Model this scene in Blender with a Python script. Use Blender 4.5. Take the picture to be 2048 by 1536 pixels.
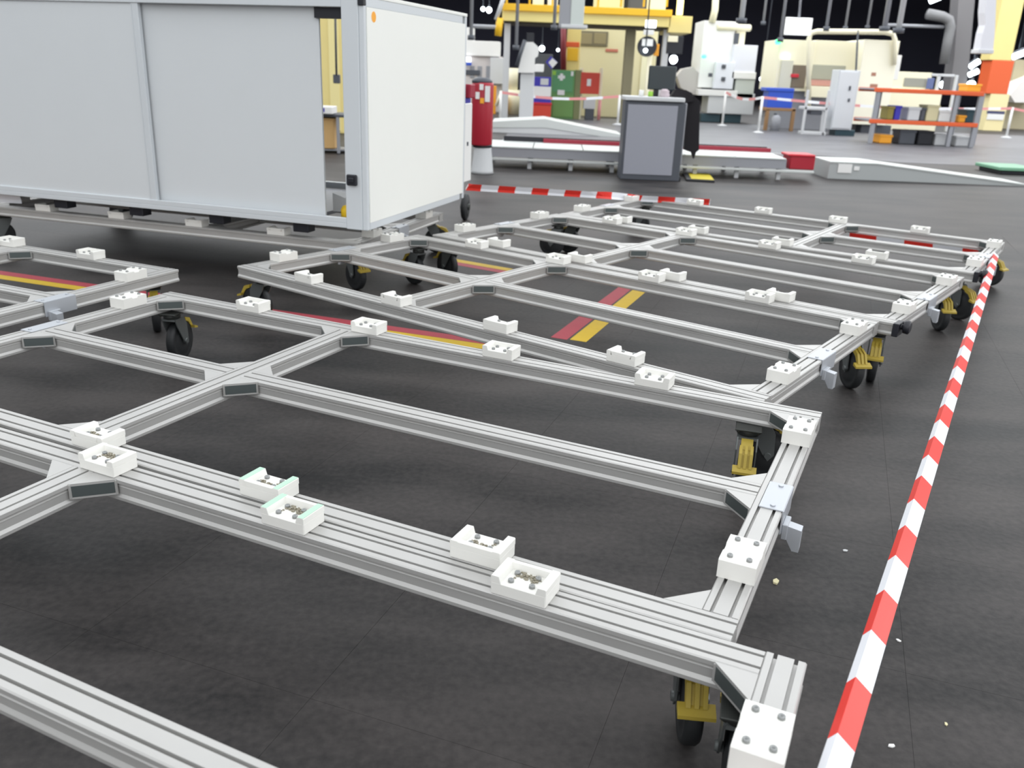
import bpy, bmesh, math, random
from mathutils import Vector, Matrix
random.seed(7)
sc = bpy.context.scene
for o in list(bpy.data.objects): bpy.data.objects.remove(o)
COL = sc.collection
PI = math.pi

# ------------------------------------------------------------------ camera
CAM_H = 1.394
F_PX = 1730.0
R = ((0.99918515, 0.01375036, 0.03794678), (0.04036125, -0.34040452, -0.93941244), (0.0, 0.94017854, -0.34068213))  # world -> cam (x right, y down, z forward)
RM = Matrix(((0.99918515, 0.01375036, 0.03794678), (0.04036125, -0.34040452, -0.93941244), (0.0, 0.94017854, -0.34068213)))
cd = bpy.data.cameras.new('camera'); cam = bpy.data.objects.new('camera', cd); COL.objects.link(cam)
cd.sensor_fit = 'HORIZONTAL'; cd.sensor_width = 36.0; cd.lens = 36.0 * F_PX / 2048.0
cd.clip_start = 0.05; cd.clip_end = 300
right, down, fwd = Vector(RM[0]), Vector(RM[1]), Vector(RM[2])
M3 = Matrix((right, -down, -fwd)).transposed()
cam.matrix_world = Matrix.Translation((0, 0, CAM_H)) @ M3.to_4x4()
cd.dof.use_dof = True; cd.dof.focus_distance = 2.6; cd.dof.aperture_fstop = 4.2
sc.camera = cam

# ------------------------------------------------------------------ world, lights, exposure
w = bpy.data.worlds.new('hall_air'); sc.world = w; w.use_nodes = True
w.node_tree.nodes['Background'].inputs[0].default_value = (0.86, 0.93, 1.0, 1)
w.node_tree.nodes['Background'].inputs[1].default_value = 0.05
sc.view_settings.view_transform = 'Standard'; sc.view_settings.look = 'None'
sc.view_settings.exposure = 0.84; sc.view_settings.gamma = 1.0
sc.view_settings.use_curve_mapping = False
def area(name, loc, sx, sy, watts, col=(0.95, 0.98, 1.0)):
    l = bpy.data.lights.new(name, 'AREA'); l.shape = 'RECTANGLE'; l.size = sx; l.size_y = sy
    l.energy = watts; l.color = col
    o = bpy.data.objects.new(name, l); COL.objects.link(o); o.location = loc
    return o
# dense fields of hall luminaires 7 m up, plus added unseen fill lights behind and to the right for upright faces
for ix, x in enumerate((-21, -7, 7, 21)):
    for iy, y in enumerate((-14, 0, 14, 28, 42)):
        lum = (.95, 1.0, 1.15, 1.15)[ix] * (1.0, 1.0, 1.1, 1.7, 1.7)[iy]
        area('hall_luminaire', (x, y, 7.2), 13, 13, 3.1416 * 169 * lum * .95)
fill = area('unseen_fill_light', (2, -20, 4.2), 36, 6, 3.1416 * 216 * 1.2, (1, 1, 1)); fill.rotation_euler = (PI / 2, 0, 0)
fill = area('unseen_fill_light', (38, 6, 4.2), 6, 44, 3.1416 * 264 * 2.2, (1, 1, 1)); fill.rotation_euler = (0, PI / 2, 0)

# ------------------------------------------------------------------ helpers
def ray(u, v):
    d = right * ((u - 1024) / F_PX) + down * ((v - 768) / F_PX) + fwd
    return d
def at_y(u, v, y):
    d = ray(u, v); return Vector((0, 0, CAM_H)) + d * (y / d.y)
def on_z(u, v, z=0.0):
    d = ray(u, v); return Vector((0, 0, CAM_H)) + d * ((z - CAM_H) / d.z)

class MB:
    def __init__(s): s.v = []; s.f = []; s.m = []; s.sm = []
    def add(s, vs, fs, m=0, smooth=False):
        n = len(s.v); s.v += [tuple(p) for p in vs]
        for f in fs: s.f.append(tuple(i + n for i in f)); s.m.append(m); s.sm.append(smooth)
        return s
    def box(s, x0, x1, y0, y1, z0, z1, m=0, b=0.0):
        if b <= 0:
            vs = [(x, y, z) for z in (z0, z1) for y in (y0, y1) for x in (x0, x1)]
            return s.add(vs, [(0, 2, 3, 1), (4, 5, 7, 6), (0, 1, 5, 4), (2, 6, 7, 3), (0, 4, 6, 2), (1, 3, 7, 5)], m)
        bm = bmesh.new(); r = bmesh.ops.create_cube(bm, size=1)
        for q in bm.verts: q.co = Vector(((x0 + x1) / 2 + q.co.x * (x1 - x0), (y0 + y1) / 2 + q.co.y * (y1 - y0), (z0 + z1) / 2 + q.co.z * (z1 - z0)))
        bmesh.ops.bevel(bm, geom=list(bm.edges), offset=b, segments=1, affect='EDGES', profile=.5)
        bmesh.ops.recalc_face_normals(bm, faces=bm.faces)
        bm.verts.index_update(); s.add([q.co[:] for q in bm.verts], [[q.index for q in f.verts] for f in bm.faces], m); bm.free()
        return s
    def prism(s, poly, axis, a, b, m=0):
        """extrude a 2-D polygon: axis 0 -> (a..b, p, q); 1 -> (p, a..b, q); 2 -> (p, q, a..b)"""
        n = len(poly)
        def P(p, t): return (t, p[0], p[1]) if axis == 0 else (p[0], t, p[1]) if axis == 1 else (p[0], p[1], t)
        vs = [P(p, a) for p in poly] + [P(p, b) for p in poly]
        fs = [tuple(range(n)), tuple(range(2 * n - 1, n - 1, -1))] + [(i, i + n, (i + 1) % n + n, (i + 1) % n) for i in range(n)]
        return s.add(vs, fs, m)
    def lathe(s, prof, c=(0, 0, 0), axis=2, n=20, m=0, smooth=True):
        """prof: list of (radius, height) along axis, closed at both ends"""
        vs = []
        for r, h in prof:
            for k in range(n):
                t = 2 * PI * k / n; a, b = r * math.cos(t), r * math.sin(t)
                p = (h, a, b) if axis == 0 else (a, h, b) if axis == 1 else (a, b, h)
                vs.append((p[0] + c[0], p[1] + c[1], p[2] + c[2]))
        fs = []
        for i in range(len(prof) - 1):
            for k in range(n):
                fs.append((i * n + k, i * n + (k + 1) % n, (i + 1) * n + (k + 1) % n, (i + 1) * n + k))
        nv = len(s.v)
        s.add(vs, fs, m, smooth)
        s.f.append(tuple(nv + k for k in range(n - 1, -1, -1))); s.m.append(m); s.sm.append(False)
        s.f.append(tuple(nv + (len(prof) - 1) * n + k for k in range(n))); s.m.append(m); s.sm.append(False)
        return s
    def cyl(s, c, r, h0, h1, axis=2, n=16, m=0): return s.lathe([(r, h0), (r, h1)], c, axis, n, m)
    def tube(s, pts, r, n=8, m=0):
        pts = [Vector(p) for p in pts]; vs = []
        up = None
        for i, p in enumerate(pts):
            t = (pts[min(i + 1, len(pts) - 1)] - pts[max(i - 1, 0)]).normalized()
            a = Vector((0, 0, 1)) if abs(t.z) < .9 else Vector((1, 0, 0))
            u_ = t.cross(a).normalized() if up is None else (up - t * up.dot(t)).normalized()
            up = u_; w_ = t.cross(u_)
            for k in range(n):
                g = 2 * PI * k / n; vs.append(p + u_ * (r * math.cos(g)) + w_ * (r * math.sin(g)))
        fs = [(i * n + k, i * n + (k + 1) % n, (i + 1) * n + (k + 1) % n, (i + 1) * n + k) for i in range(len(pts) - 1) for k in range(n)]
        fs += [tuple(range(n - 1, -1, -1)), tuple((len(pts) - 1) * n + k for k in range(n))]
        return s.add(vs, fs, m, True)
    def mesh(s, name, mats):
        me = bpy.data.meshes.new(name); me.from_pydata(s.v, [], s.f)
        for mt in (mats if isinstance(mats, (list, tuple)) else [mats]): me.materials.append(mt)
        me.polygons.foreach_set('material_index', s.m); me.polygons.foreach_set('use_smooth', s.sm)
        bm = bmesh.new(); bm.from_mesh(me); bmesh.ops.recalc_face_normals(bm, faces=bm.faces); bm.to_mesh(me); bm.free()
        me.update(); return me
    def obj(s, name, mats, parent=None, loc=None, rz=None): return put(name, s.mesh(name, mats), parent, loc, rz)
def put(name, me, parent=None, loc=None, rz=None, sx=None):
    o = bpy.data.objects.new(name, me); COL.objects.link(o)
    if parent is not None: o.parent = parent
    if loc is not None: o.location = loc
    if rz is not None: o.rotation_euler.z = rz
    return o
def tag(o, label, cat, group=None, kind=None):
    o['label'] = label; o['category'] = cat
    if group: o['group'] = group
    if kind: o['kind'] = kind
    return o
def thing(name, label, cat, loc=(0, 0, 0), rz=0.0, group=None):
    o = bpy.data.objects.new(name, None); COL.objects.link(o); o.empty_display_size = .1
    o.location = loc; o.rotation_euler.z = rz
    return tag(o, label, cat, group)
def struct(o): o['kind'] = 'structure'; return o

# ------------------------------------------------------------------ materials
def srgb(r, g, b):
    f = lambda c: (c / 255 / 12.92) if c / 255 <= .04045 else ((c / 255 + .055) / 1.055) ** 2.4
    return (f(r), f(g), f(b), 1)
def mat(name, rgb, rough=.5, metal=0.0, noise=0.0, scale=8.0, emit=0.0, spec=.5, bump=0.0, coat=0):
    m = bpy.data.materials.new(name); m.use_nodes = True; nt = m.node_tree; p = nt.nodes['Principled BSDF']
    c = srgb(*rgb)
    p.inputs['Base Color'].default_value = c; p.inputs['Roughness'].default_value = rough; p.inputs['Metallic'].default_value = metal
    p.inputs['Specular IOR Level'].default_value = spec
    if noise or bump:
        tc = nt.nodes.new('ShaderNodeTexCoord'); n = nt.nodes.new('ShaderNodeTexNoise'); n.inputs['Scale'].default_value = scale; n.inputs['Detail'].default_value = 6
        nt.links.new(tc.outputs['Object'], n.inputs['Vector'])
        if noise:
            mx = nt.nodes.new('ShaderNodeMix'); mx.data_type = 'RGBA'
            mx.inputs['A'].default_value = tuple(min(1, k * (1 + noise)) for k in c[:3]) + (1,)
            mx.inputs['B'].default_value = tuple(k * (1 - noise) for k in c[:3]) + (1,)
            nt.links.new(n.outputs['Fac'], mx.inputs['Factor']); nt.links.new(mx.outputs['Result'], p.inputs['Base Color'])
        if bump:
            b = nt.nodes.new('ShaderNodeBump'); b.inputs['Strength'].default_value = bump; b.inputs['Distance'].default_value = .01
            nt.links.new(n.outputs['Fac'], b.inputs['Height']); nt.links.new(b.outputs['Normal'], p.inputs['Normal'])
    if emit:
        p.inputs['Emission Color'].default_value = c; p.inputs['Emission Strength'].default_value = emit
    return m
ALU = mat('brushed_aluminium', (184, 183, 181), .46, .42, .08, 5)
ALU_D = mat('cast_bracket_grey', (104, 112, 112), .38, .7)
DARKM = mat('dark_steel', (62, 64, 62), .45, .5)
STEEL = mat('zinc_plated_steel', (186, 190, 196), .42, .35)
SCREW = mat('screw_steel', (150, 152, 152), .35, .6)
POM = mat('white_plastic', (229, 228, 223), .42, 0, .02, 6)
GREENT = mat('pale_green_tape', (176, 210, 190), .5)
CHIPM = mat('brown_metal_chips', (146, 140, 124), .6, .2)
RUBBER = mat('black_rubber', (34, 36, 38), .55)
YEL = mat('yellow_brake_plastic', (172, 150, 58), .5)
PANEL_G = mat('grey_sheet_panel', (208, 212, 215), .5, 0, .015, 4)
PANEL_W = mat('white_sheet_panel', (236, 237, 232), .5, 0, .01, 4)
FRAME_W = mat('pale_grey_frame', (208, 213, 217), .42, .1)
BLACKP = mat('black_plastic', (26, 28, 36), .45)
ORANGE = mat('orange_sticker', (246, 168, 44), .5)
TAPE_R = mat('red_tape', (232, 58, 48), .35)
TAPE_W = mat('white_tape', (240, 242, 248), .35)
WHITE = mat('white_enamel', (232, 232, 230), .4)
CREAM = mat('cream_enamel', (238, 232, 204), .4)
BEIGE = mat('beige_panel', (214, 206, 166), .6)
PALEY = mat('pale_yellow_paint', (232, 214, 142), .5, 0, .05, 2)
YELP = mat('yellow_paint', (236, 186, 36), .5)
ORP = mat('orange_paint', (222, 96, 48), .45)
REDP = mat('red_paint', (196, 34, 50), .4)
REDB = mat('vermilion_paint', (206, 64, 44), .45)
GREENP = mat('green_paint', (96, 146, 84), .5)
BLUEP = mat('blue_paint', (44, 82, 190), .45)
NAVY = mat('dark_blue_paint', (58, 52, 170), .45)
GREY = mat('mid_grey_paint', (150, 152, 158), .5)
GREYL = mat('light_grey_paint', (204, 206, 208), .45)
GREYD = mat('dark_grey_paint', (76, 80, 88), .5)
GREYB = mat('speckled_grey_board', (150, 152, 162), .6, 0, .06, 90)
TEAL = mat('dark_teal_plastic', (46, 72, 82), .5)
CLOTH = mat('black_cloth', (30, 28, 32), .9)
CARD = mat('cardboard', (206, 168, 112), .8)
BROWN = mat('brown_wood', (150, 116, 80), .7)
SCREEN = mat('dark_screen', (42, 52, 56), .25)
LAMP = mat('lamp_white', (235, 250, 255), .4, emit=6)
LAMPG = mat('lamp_green', (60, 230, 120), .4, emit=3)
LAMPB = mat('lit_panel', (245, 250, 255), .4, emit=1.0)
LAMPY = mat('warm_tube', (255, 240, 150), .4, emit=1.6)
DARKW = mat('dark_hall_wall', (96, 97, 116), .9)
CEIL = mat('dark_ceiling', (96, 92, 96), .95)
SLAT = mat('platform_silver', (206, 210, 208), .4, .2)
LIME = mat('lime_green_plastic', (150, 200, 70), .5)
LINE_R = mat('floor_red_paint', (168, 62, 74), .6, 0, .1, 12)
LINE_Y = mat('floor_yellow_paint', (206, 172, 36), .6, 0, .1, 12)

def floor_mat(name, c0, c1, rough, seed):
    m = bpy.data.materials.new(name); m.use_nodes = True; nt = m.node_tree; p = nt.nodes['Principled BSDF']
    geo = nt.nodes.new('ShaderNodeNewGeometry')
    mp = nt.nodes.new('ShaderNodeMapping'); mp.inputs['Rotation'].default_value = (0, 0, .5); mp.inputs['Scale'].default_value = (.55, 1.5, 1); mp.inputs['Location'].default_value = (seed, seed, 0)
    nt.links.new(geo.outputs['Position'], mp.inputs['Vector'])
    n1 = nt.nodes.new('ShaderNodeTexNoise'); n1.inputs['Scale'].default_value = 1.6; n1.inputs['Detail'].default_value = 5
    nt.links.new(mp.outputs['Vector'], n1.inputs['Vector'])
    n2 = nt.nodes.new('ShaderNodeTexNoise'); n2.inputs['Scale'].default_value = 45; n2.inputs['Detail'].default_value = 3
    nt.links.new(geo.outputs['Position'], n2.inputs['Vector'])
    ad = nt.nodes.new('ShaderNodeMath'); ad.operation = 'MULTIPLY_ADD'; ad.inputs[1].default_value = .3
    nt.links.new(n2.outputs['Fac'], ad.inputs[0]); nt.links.new(n1.outputs['Fac'], ad.inputs[2])
    cr = nt.nodes.new('ShaderNodeValToRGB'); cr.color_ramp.elements[0].position = .46; cr.color_ramp.elements[1].position = .84
    cr.color_ramp.elements[0].color = srgb(*c0); cr.color_ramp.elements[1].color = srgb(*c1)
    nt.links.new(ad.outputs[0], cr.inputs['Fac']); nt.links.new(cr.outputs['Color'], p.inputs['Base Color'])
    mr = nt.nodes.new('ShaderNodeMapRange'); mr.inputs['To Min'].default_value = rough - .06; mr.inputs['To Max'].default_value = rough + .1
    nt.links.new(n1.outputs['Fac'], mr.inputs['Value']); nt.links.new(mr.outputs['Result'], p.inputs['Roughness'])
    b = nt.nodes.new('ShaderNodeBump'); b.inputs['Strength'].default_value = .15; b.inputs['Distance'].default_value = .004
    nt.links.new(n2.outputs['Fac'], b.inputs['Height']); nt.links.new(b.outputs['Normal'], p.inputs['Normal'])
    p.inputs['Specular IOR Level'].default_value = .22
    return m
FLOOR = floor_mat('worn_dark_floor', (24, 24, 25), (74, 70, 69), .5, 0)
PALE_ZONE = floor_mat('pale_walkway_floor', (92, 92, 97), (118, 118, 122), .42, 5)

# ------------------------------------------------------------------ the hall
fl = struct(MB().box(-45, 60, -30, 80, -.30, -.0012).obj('floor', [FLOOR])); fl.data.materials.clear(); fl.data.materials.append(FLOOR)
# dark slabs with fine joints where the joints can be told apart
T = .66; ang = math.radians(-19.5); ca, sa = math.cos(ang), math.sin(ang); org = Vector((-.44, 1.64, 0))
slab = MB().box(0, T - .0007, 0, T - .0007, -.0011, .0004).mesh('floor_slab', FLOOR); ns = 0
for i in range(-9, 12):
    for j in range(-4, 16):
        cx, cy = (i + .5) * T, (j + .5) * T
        x, y = org.x + cx * ca - cy * sa, org.y + cx * sa + cy * ca
        if not (.9 < y < 8.6) or abs(x) > .62 * y + .9 or ns >= 290: continue
        ns += 1
        o = put('floor_slab', slab, fl, (org.x + i * T * ca - j * T * sa, org.y + i * T * sa + j * T * ca, 0), ang)
struct(MB().box(-45, 60, 80, 80.3, 0, 12).obj('wall_back', DARKW))
struct(MB().box(-45.3, -45, -30, 80, 0, 12).obj('wall_left', DARKW))
struct(MB().box(60, 60.3, -30, 80, 0, 12).obj('wall_right', DARKW))
struct(MB().box(-45, 60, -30.3, -30, 0, 12).obj('wall_front', DARKW))
struct(MB().box(-45, 60, -30, 80, 12, 12.3).obj('ceiling', CEIL))
zone_edge = [on_z(1000, 285), on_z(1420, 300), on_z(1650, 312), on_z(1800, 325), on_z(2048, 335), on_z(2300, 350)]
poly = [(p.x, p.y) for p in zone_edge] + [(34, 30), (0, 30)]
struct(MB().prism(poly, 2, -.003, .002).obj('floor_pale_zone', PALE_ZONE))  # paler floor zone towards the back of the hall

def line_strip(name, a, b, wdt, m, z=.0012):
    a, b = Vector((a[0], a[1], 0)), Vector((b[0], b[1], 0)); d = (b - a).normalized(); n = Vector((-d.y, d.x, 0)) * wdt / 2
    return MB().prism([tuple((q)[:2]) for q in (a - n, b - n, b + n, a + n)], 2, -.001, z).obj(name, m)
pA, pB = (-5.2, 6.17), (0.02, 4.40)
dv = (Vector(pB) - Vector(pA)).normalized(); nv = Vector((-dv.y, dv.x))
for k, (m, nm) in enumerate(((LINE_R, 'floor_marking_red'), (LINE_Y, 'floor_marking_yellow'))):
    off = nv * (.04 - .085 * k)
    o = line_strip('floor_marking', Vector(pA) + off, Vector(pB) + off, .082, m); o['kind'] = 'structure'
qA, qB = (.25, 4.62), (.86, 6.15)
for k, m in enumerate((LINE_R, LINE_Y)):
    off = Vector((.0 + .105 * k, -.03 * k))
    o = line_strip('floor_marking', Vector(qA) + off, Vector(qB) + off, .095, m); o['kind'] = 'structure'
rA, rB = on_z(905, 520), on_z(1020, 540)
for k, m in enumerate((LINE_Y, LINE_R)):
    off = Vector((0, -.10 * k))
    o = line_strip('floor_marking', Vector(rA[:2]) + off, Vector(rB[:2]) + off, .09, m); o['kind'] = 'structure'

# ------------------------------------------------------------------ frame carts
L, D, W, H, TOP = 3.042, 1.456, .08, .066, .32
SEC_H = [(-.037, 0), (-.024, 0), (-.024, -.012), (-.016, -.012), (-.016, 0), (.016, 0), (.016, -.012), (.024, -.012), (.024, 0), (.037, 0), (.04, -.003),
         (.04, -.013), (.0345, -.0185), (.0345, -.021), (.037, -.0228), (.0345, -.0245), (.0345, -.046), (.04, -.0545), (.04, -.063), (.037, -.066)]
SECTION = SEC_H + [(-.037, -.066), (-.04, -.063), (-.04, -.0545), (-.0345, -.046), (-.0345, -.0245), (-.037, -.0228), (-.0345, -.021), (-.0345, -.0185), (-.04, -.013), (-.04, -.003)]
_bm = {}
def beam_mesh(ln, name):
    k = (round(ln, 4), name)
    if k not in _bm: _bm[k] = MB().prism(SECTION, 0, -ln / 2, ln / 2).mesh(name, ALU)
    return _bm[k]
# corner bracket in the quadrant +x +y, flush with the beam tops: top and bottom triangles, dark web between them
g = .085
br = MB()
br.prism([(0, 0), (g, 0), (0, g)], 2, -.008, -.001)
br.prism([(0, 0), (g, 0), (0, g)], 2, -.046, -.040)
br.box(0, .005, 0, g, -.044, -.004); br.box(0, g, 0, .005, -.044, -.004)
BRACKET = br.mesh('corner_bracket', ALU)
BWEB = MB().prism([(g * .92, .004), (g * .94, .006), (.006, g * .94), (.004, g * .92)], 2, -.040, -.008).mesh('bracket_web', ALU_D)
# white pocket block: pocket open towards -y, walls left, right and at +y
def block_mesh():
    a, b, h, f, t = .065, .041, .046, .030, .019
    m = MB()
    m.box(-a, a, -b, b, 0, f, 0, .002)
    prof = [(-.001, f - .002), (t + .006, f - .002), (t, h), (0, h)]
    for s in (-1, 1):
        m.prism([(s * a, f - .001), (s * (a - t - .005), f - .001), (s * (a - t), h), (s * (a - .002), h), (s * a, h - .002)], 1, -b, b)
    m.prism([(b, f - .001), (b - .016, f - .001), (b - .012, h), (b - .002, h), (b, h - .002)], 0, -a + t, a - t)
    return m.mesh('support_block', POM)
BLOCK = block_mesh()
RBLOCK = MB().prism([(-.065, 0), (.065, 0), (.065, .044), (.063, .046), (.018, .046), (.013, .039), (-.013, .039), (-.018, .046), (-.063, .046), (-.065, .044)], 1, -.043, .043).mesh('support_block', POM)
def screw(m, x, y, z0):
    m.lathe([(.0068, z0), (.0068, z0 + .006), (.0058, z0 + .0072), (.0036, z0 + .0072), (.0034, z0 + .003)], (x, y, 0), 2, 10)
s1 = MB(); screw(s1, 0, 0, .030); SCREW1 = s1.mesh('screw', SCREW)
SPOS = [(-.025, -.022), (.025, -.022), (-.025, .012), (.025, .012)]
s4 = MB(); [screw(s4, x, y, .030) for x, y in SPOS]; SCREW4 = s4.mesh('screw_set', SCREW)
SPOSR = [(-.042, -.022), (.042, -.022), (-.042, .022), (.042, .022)]
s5 = MB(); [screw(s5, x, y, .0455) for x, y in SPOSR]; SCREW4R = s5.mesh('screw_set', SCREW)
s6 = MB(); screw(s6, 0, 0, .0455); SCREW1R = s6.mesh('screw', SCREW)
cm = MB()
for k in range(70):
    x, y = random.gauss(.004, .016), random.gauss(.008, .008); r = random.uniform(.0012, .0034)
    cm.box(x - r, x + r, y - r * .6, y + r * .6, .0295, .031 + r * random.uniform(.3, 1.2))
CHIPS = cm.mesh('metal_chips', CHIPM)
GSTRIP = MB().box(-.0085, .0085, -.040, .040, .0458, .0466).mesh('green_strip', GREENT)
# caster: swivel axis at origin, floor at -0.254, trails towards +x
ch = .254
c = MB(); c.box(-.052, .052, -.045, .045, -.007, 0, 0, .002); c.lathe([(.036, -.007), (.040, -.016), (.038, -.030), (.030, -.034)], n=20)
for sx in (-1, 1):
    for sy in (-1, 1): c.lathe([(.007, -.014), (.007, -.007)], (sx * .04, sy * .034, 0), n=6)
CASTER = c.mesh('caster', DARKM)
fk = MB()
for s in (-1, 1):
    y0, y1 = (.031, .036) if s > 0 else (-.036, -.031)
    fk.prism([(-.036, -.030), (.044, -.030), (.068, -.070), (.072, -.150), (.052, -.176), (.030, -.150), (-.02, -.070)], 1, y0, y1)
fk.box(-.034, .046, -.031, .031, -.040, -.030)
fk.cyl((.05, 0, -.154), .012, -.042, .042, 1, 10)
FORK = fk.mesh('fork', mat('grey_fork_steel', (104, 108, 108), .45, .4))
WHEEL = MB().lathe([(.030, -.024), (.060, -.022), (.066, -.019), (.082, -.019), (.094, -.020), (.100, -.012), (.100, .012), (.094, .020), (.082, .019), (.066, .019), (.060, .022), (.030, .024)], (.05, 0, -.154), 1, 32).mesh('wheel', RUBBER)
bk = MB()
q_ = lambda pts: [(x + .030, z - .017) for x, z in pts]
bk.prism([(.040, -.031), (.094, -.056), (.092, -.066), (.040, -.042)], 1, -.020, .020)
bk.prism(q_([(.050, -.036), (.088, -.048), (.112, -.088), (.106, -.094), (.078, -.058), (.050, -.046)]), 1, -.024, .024)
for yy in (-.018, 0, .018):
    bk.prism(q_([(.050, -.028), (.092, -.042), (.118, -.086), (.110, -.090), (.086, -.052), (.050, -.038)]), 1, yy - .005, yy + .005)
bk.prism(q_([(.104, -.082), (.134, -.094), (.134, -.103), (.102, -.096)]), 1, -.040, .040)
BRAKE = bk.mesh('brake_pedal', YEL)
# coupling plate lying on the outer half of an end rail (rail along y, outer side +x); hook hangs outside
cp = MB(); cp.box(-.022, .043, -.085, .085, 0, .004, 0, .001); cp.box(.0405, .0445, -.085, .085, -.066, .002)
cp.cyl((.012, -.066, 0), .007, .004, .008, n=8); cp.cyl((.012, .066, 0), .007, .004, .008, n=8)
COUPLE = cp.mesh('coupling_plate', STEEL)
hk = MB(); hk.box(.0445, .060, -.075, -.015, -.085, -.040, 0, .002); hk.prism([(.060, -.045), (.095, -.050), (.095, -.115), (.078, -.115), (.060, -.085)], 1, -.07, -.035)
HOOK = hk.mesh('coupling_hook', STEEL)
kb = MB(); kb.cyl((0, 0, .01), .014, .040, .085, 0, 10); kb.lathe([(.018, .080), (.032, .084), (.034, .104), (.024, .112)], (0, 0, .012), 0, 12)
kb.box(.041, .070, -.045, .045, -.035, .03, 0, .003); kb.cyl((.0, .03, .02), .009, .06, .10, 0, 8)
KNOB = kb.mesh('clamp_knob', BLACKP)

def make_cart(label, pose, cross, rails_full, casters, near=False, knob=None, blocks=True, couple=('r', 'l'), skip=()):
    x0, y0, th = pose                                             # right near corner
    ct, st = math.cos(th), math.sin(th)
    cx = x0 - L / 2 * ct - D / 2 * st; cy = y0 - L / 2 * st + D / 2 * ct
    r = thing('frame_cart', label, 'cart', (cx, cy, 0), th, 'aluminium frame carts on castors')
    ox, oy = -L / 2, -D / 2
    def P(x, y, z=TOP): return (ox + x, oy + y, z)
    e = .0006
    if rails_full:
        for y in (W / 2, D - W / 2): put('long_beam', beam_mesh(L - 2 * W - e, 'long_beam'), r, P(L / 2, y))
        for x in (W / 2, L - W / 2): put('end_rail', beam_mesh(D, 'end_rail'), r, P(x, D / 2), PI / 2)
    else:
        for y in (W / 2, D - W / 2): put('long_beam', beam_mesh(L, 'long_beam'), r, P(L / 2, y))
        for x in (W / 2, L - W / 2): put('end_rail', beam_mesh(D - 2 * W - e, 'end_rail'), r, P(x, D / 2), PI / 2)
    put('cross_beam', beam_mesh(D - 2 * W - e, 'cross_beam'), r, P(cross, D / 2), PI / 2)
    l1 = cross - W / 2 - W; l2 = L - W - cross - W / 2
    put('middle_beam', beam_mesh(l1 - e, 'middle_beam'), r, P(W + l1 / 2, D / 2))
    put('middle_beam', beam_mesh(l2 - e, 'middle_beam'), r, P(cross + W / 2 + l2 / 2, D / 2))
    for xa, xb in ((W, cross - W / 2), (cross + W / 2, L - W)):
        for ya, yb in ((W, D / 2 - W / 2), (D / 2 + W / 2, D - W)):
            for x, y, rz in ((xa, ya, 0), (xb, ya, PI / 2), (xb, yb, PI), (xa, yb, -PI / 2)):
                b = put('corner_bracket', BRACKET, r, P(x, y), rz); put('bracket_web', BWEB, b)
    # blocks: four on each long beam, two on each end rail; pockets open inwards
    if blocks:
        bl = []
        for k in range(4):
            x = .552 + .6325 * k
            bl.append((x, W / 2, PI)); bl.append((x, D - W / 2, 0))
        for y in (.29, D - .285):
            bl.append((W / 2, y, PI / 2)); bl.append((L - W / 2, y, -PI / 2))
        for i, (x, y, rz) in enumerate(bl):
            if i in skip: continue
            rb = i >= 8
            b = put('support_block', RBLOCK if rb else BLOCK, r, P(x, y), rz)
            if near:
                for sx, sy in (SPOSR if rb else SPOS): put('screw', SCREW1R if rb else SCREW1, b, (sx, sy, 0))
            else: put('screw_set', SCREW4R if rb else SCREW4, b)
            if near and i in near.get('chips', ()):
                q = put('metal_chips', CHIPS, b); q['kind'] = 'stuff'
            if near and i in near.get('green', ()): [put('green_strip', GSTRIP, b, (sx, 0, 0)) for sx in (-.0555, .0555)]
    for cxp, cyp, deg in casters:
        k = put('caster', CASTER, r, P(cxp, cyp, ch), math.radians(deg)); put('fork', FORK, k); put('wheel', WHEEL, k); put('brake_pedal', BRAKE, k)
    if 'r' in couple: put('coupling_hook', HOOK, put('coupling_plate', COUPLE, r, P(L - W / 2, D / 2 - .02, TOP)))
    if 'l' in couple: put('coupling_hook', HOOK, put('coupling_plate', COUPLE, r, P(W / 2, D / 2 + .02, TOP), PI))
    for y in (knob or []): put('clamp_knob', KNOB, r, P(L - W / 2, y, TOP - .02))
    return r
i_ = .095
CA, CB = 1.087, 1.150
make_cart('second nearest frame cart, its near beam touching the nearest cart with paired blocks', (.471 - .004, 1.495 - .009, -.435), CA, False,
          [(L - .225, D - .09, -80), (L - i_, .11, -70), (i_, D - i_, 108), (i_, i_, 200)], {'chips': (2, 4, 6), 'green': (4,)})
make_cart('nearest aluminium frame cart, its end rail holding the large corner block beside the tape', (.0068 - .008, .1146 - .018, -.4277), CB - .016, True,
          [(L - i_, D - i_, 100), (i_, D - i_, 160)], {'chips': (3, 5, 7), 'green': (5,)})
make_cart('frame cart whose front beam slants across the red and yellow floor lines', (.90, 2.894, -.6365), CB, False,
          [(L - .09, D - .09, -48), (L - .03, .055, 22), (i_, i_, 190), (i_, D - i_, 170)])
make_cart('frame cart between the slanting cart and the last cart of the row', (1.83, 4.037, -.6548), CB + .012, False,
          [(L - .09, .09, -74), (L - .09, D - .09, -55), (i_, i_, 170), (i_, D - i_, 200)], knob=[.0])
make_cart('farthest frame cart of the row, red and white tape tied to its corner', (2.84, 5.326, -.5986), L - 1.165, False,
          [(L - .09, .09, -30), (L - .09, D - .10, -20), (i_, i_, 180), (i_, D - i_, 190)], knob=[.03])
make_cart('frame cart carrying the big grey and white enclosure', (-1.02, 5.47, -.2945), L - 1.15, False,
          [(L - i_, i_, -30), (L - i_, D - .02, 20), (i_, i_, 240), (i_, D - i_, 200)], couple=('r',))
make_cart('frame cart at the left edge above the yellow and red floor line', (-2.386, 3.218, -.4018), L - 1.14, True,
          [(L - i_, D - i_, -45), (L - i_, i_, 200), (i_, D - i_, 100)], couple=('r',))

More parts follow.
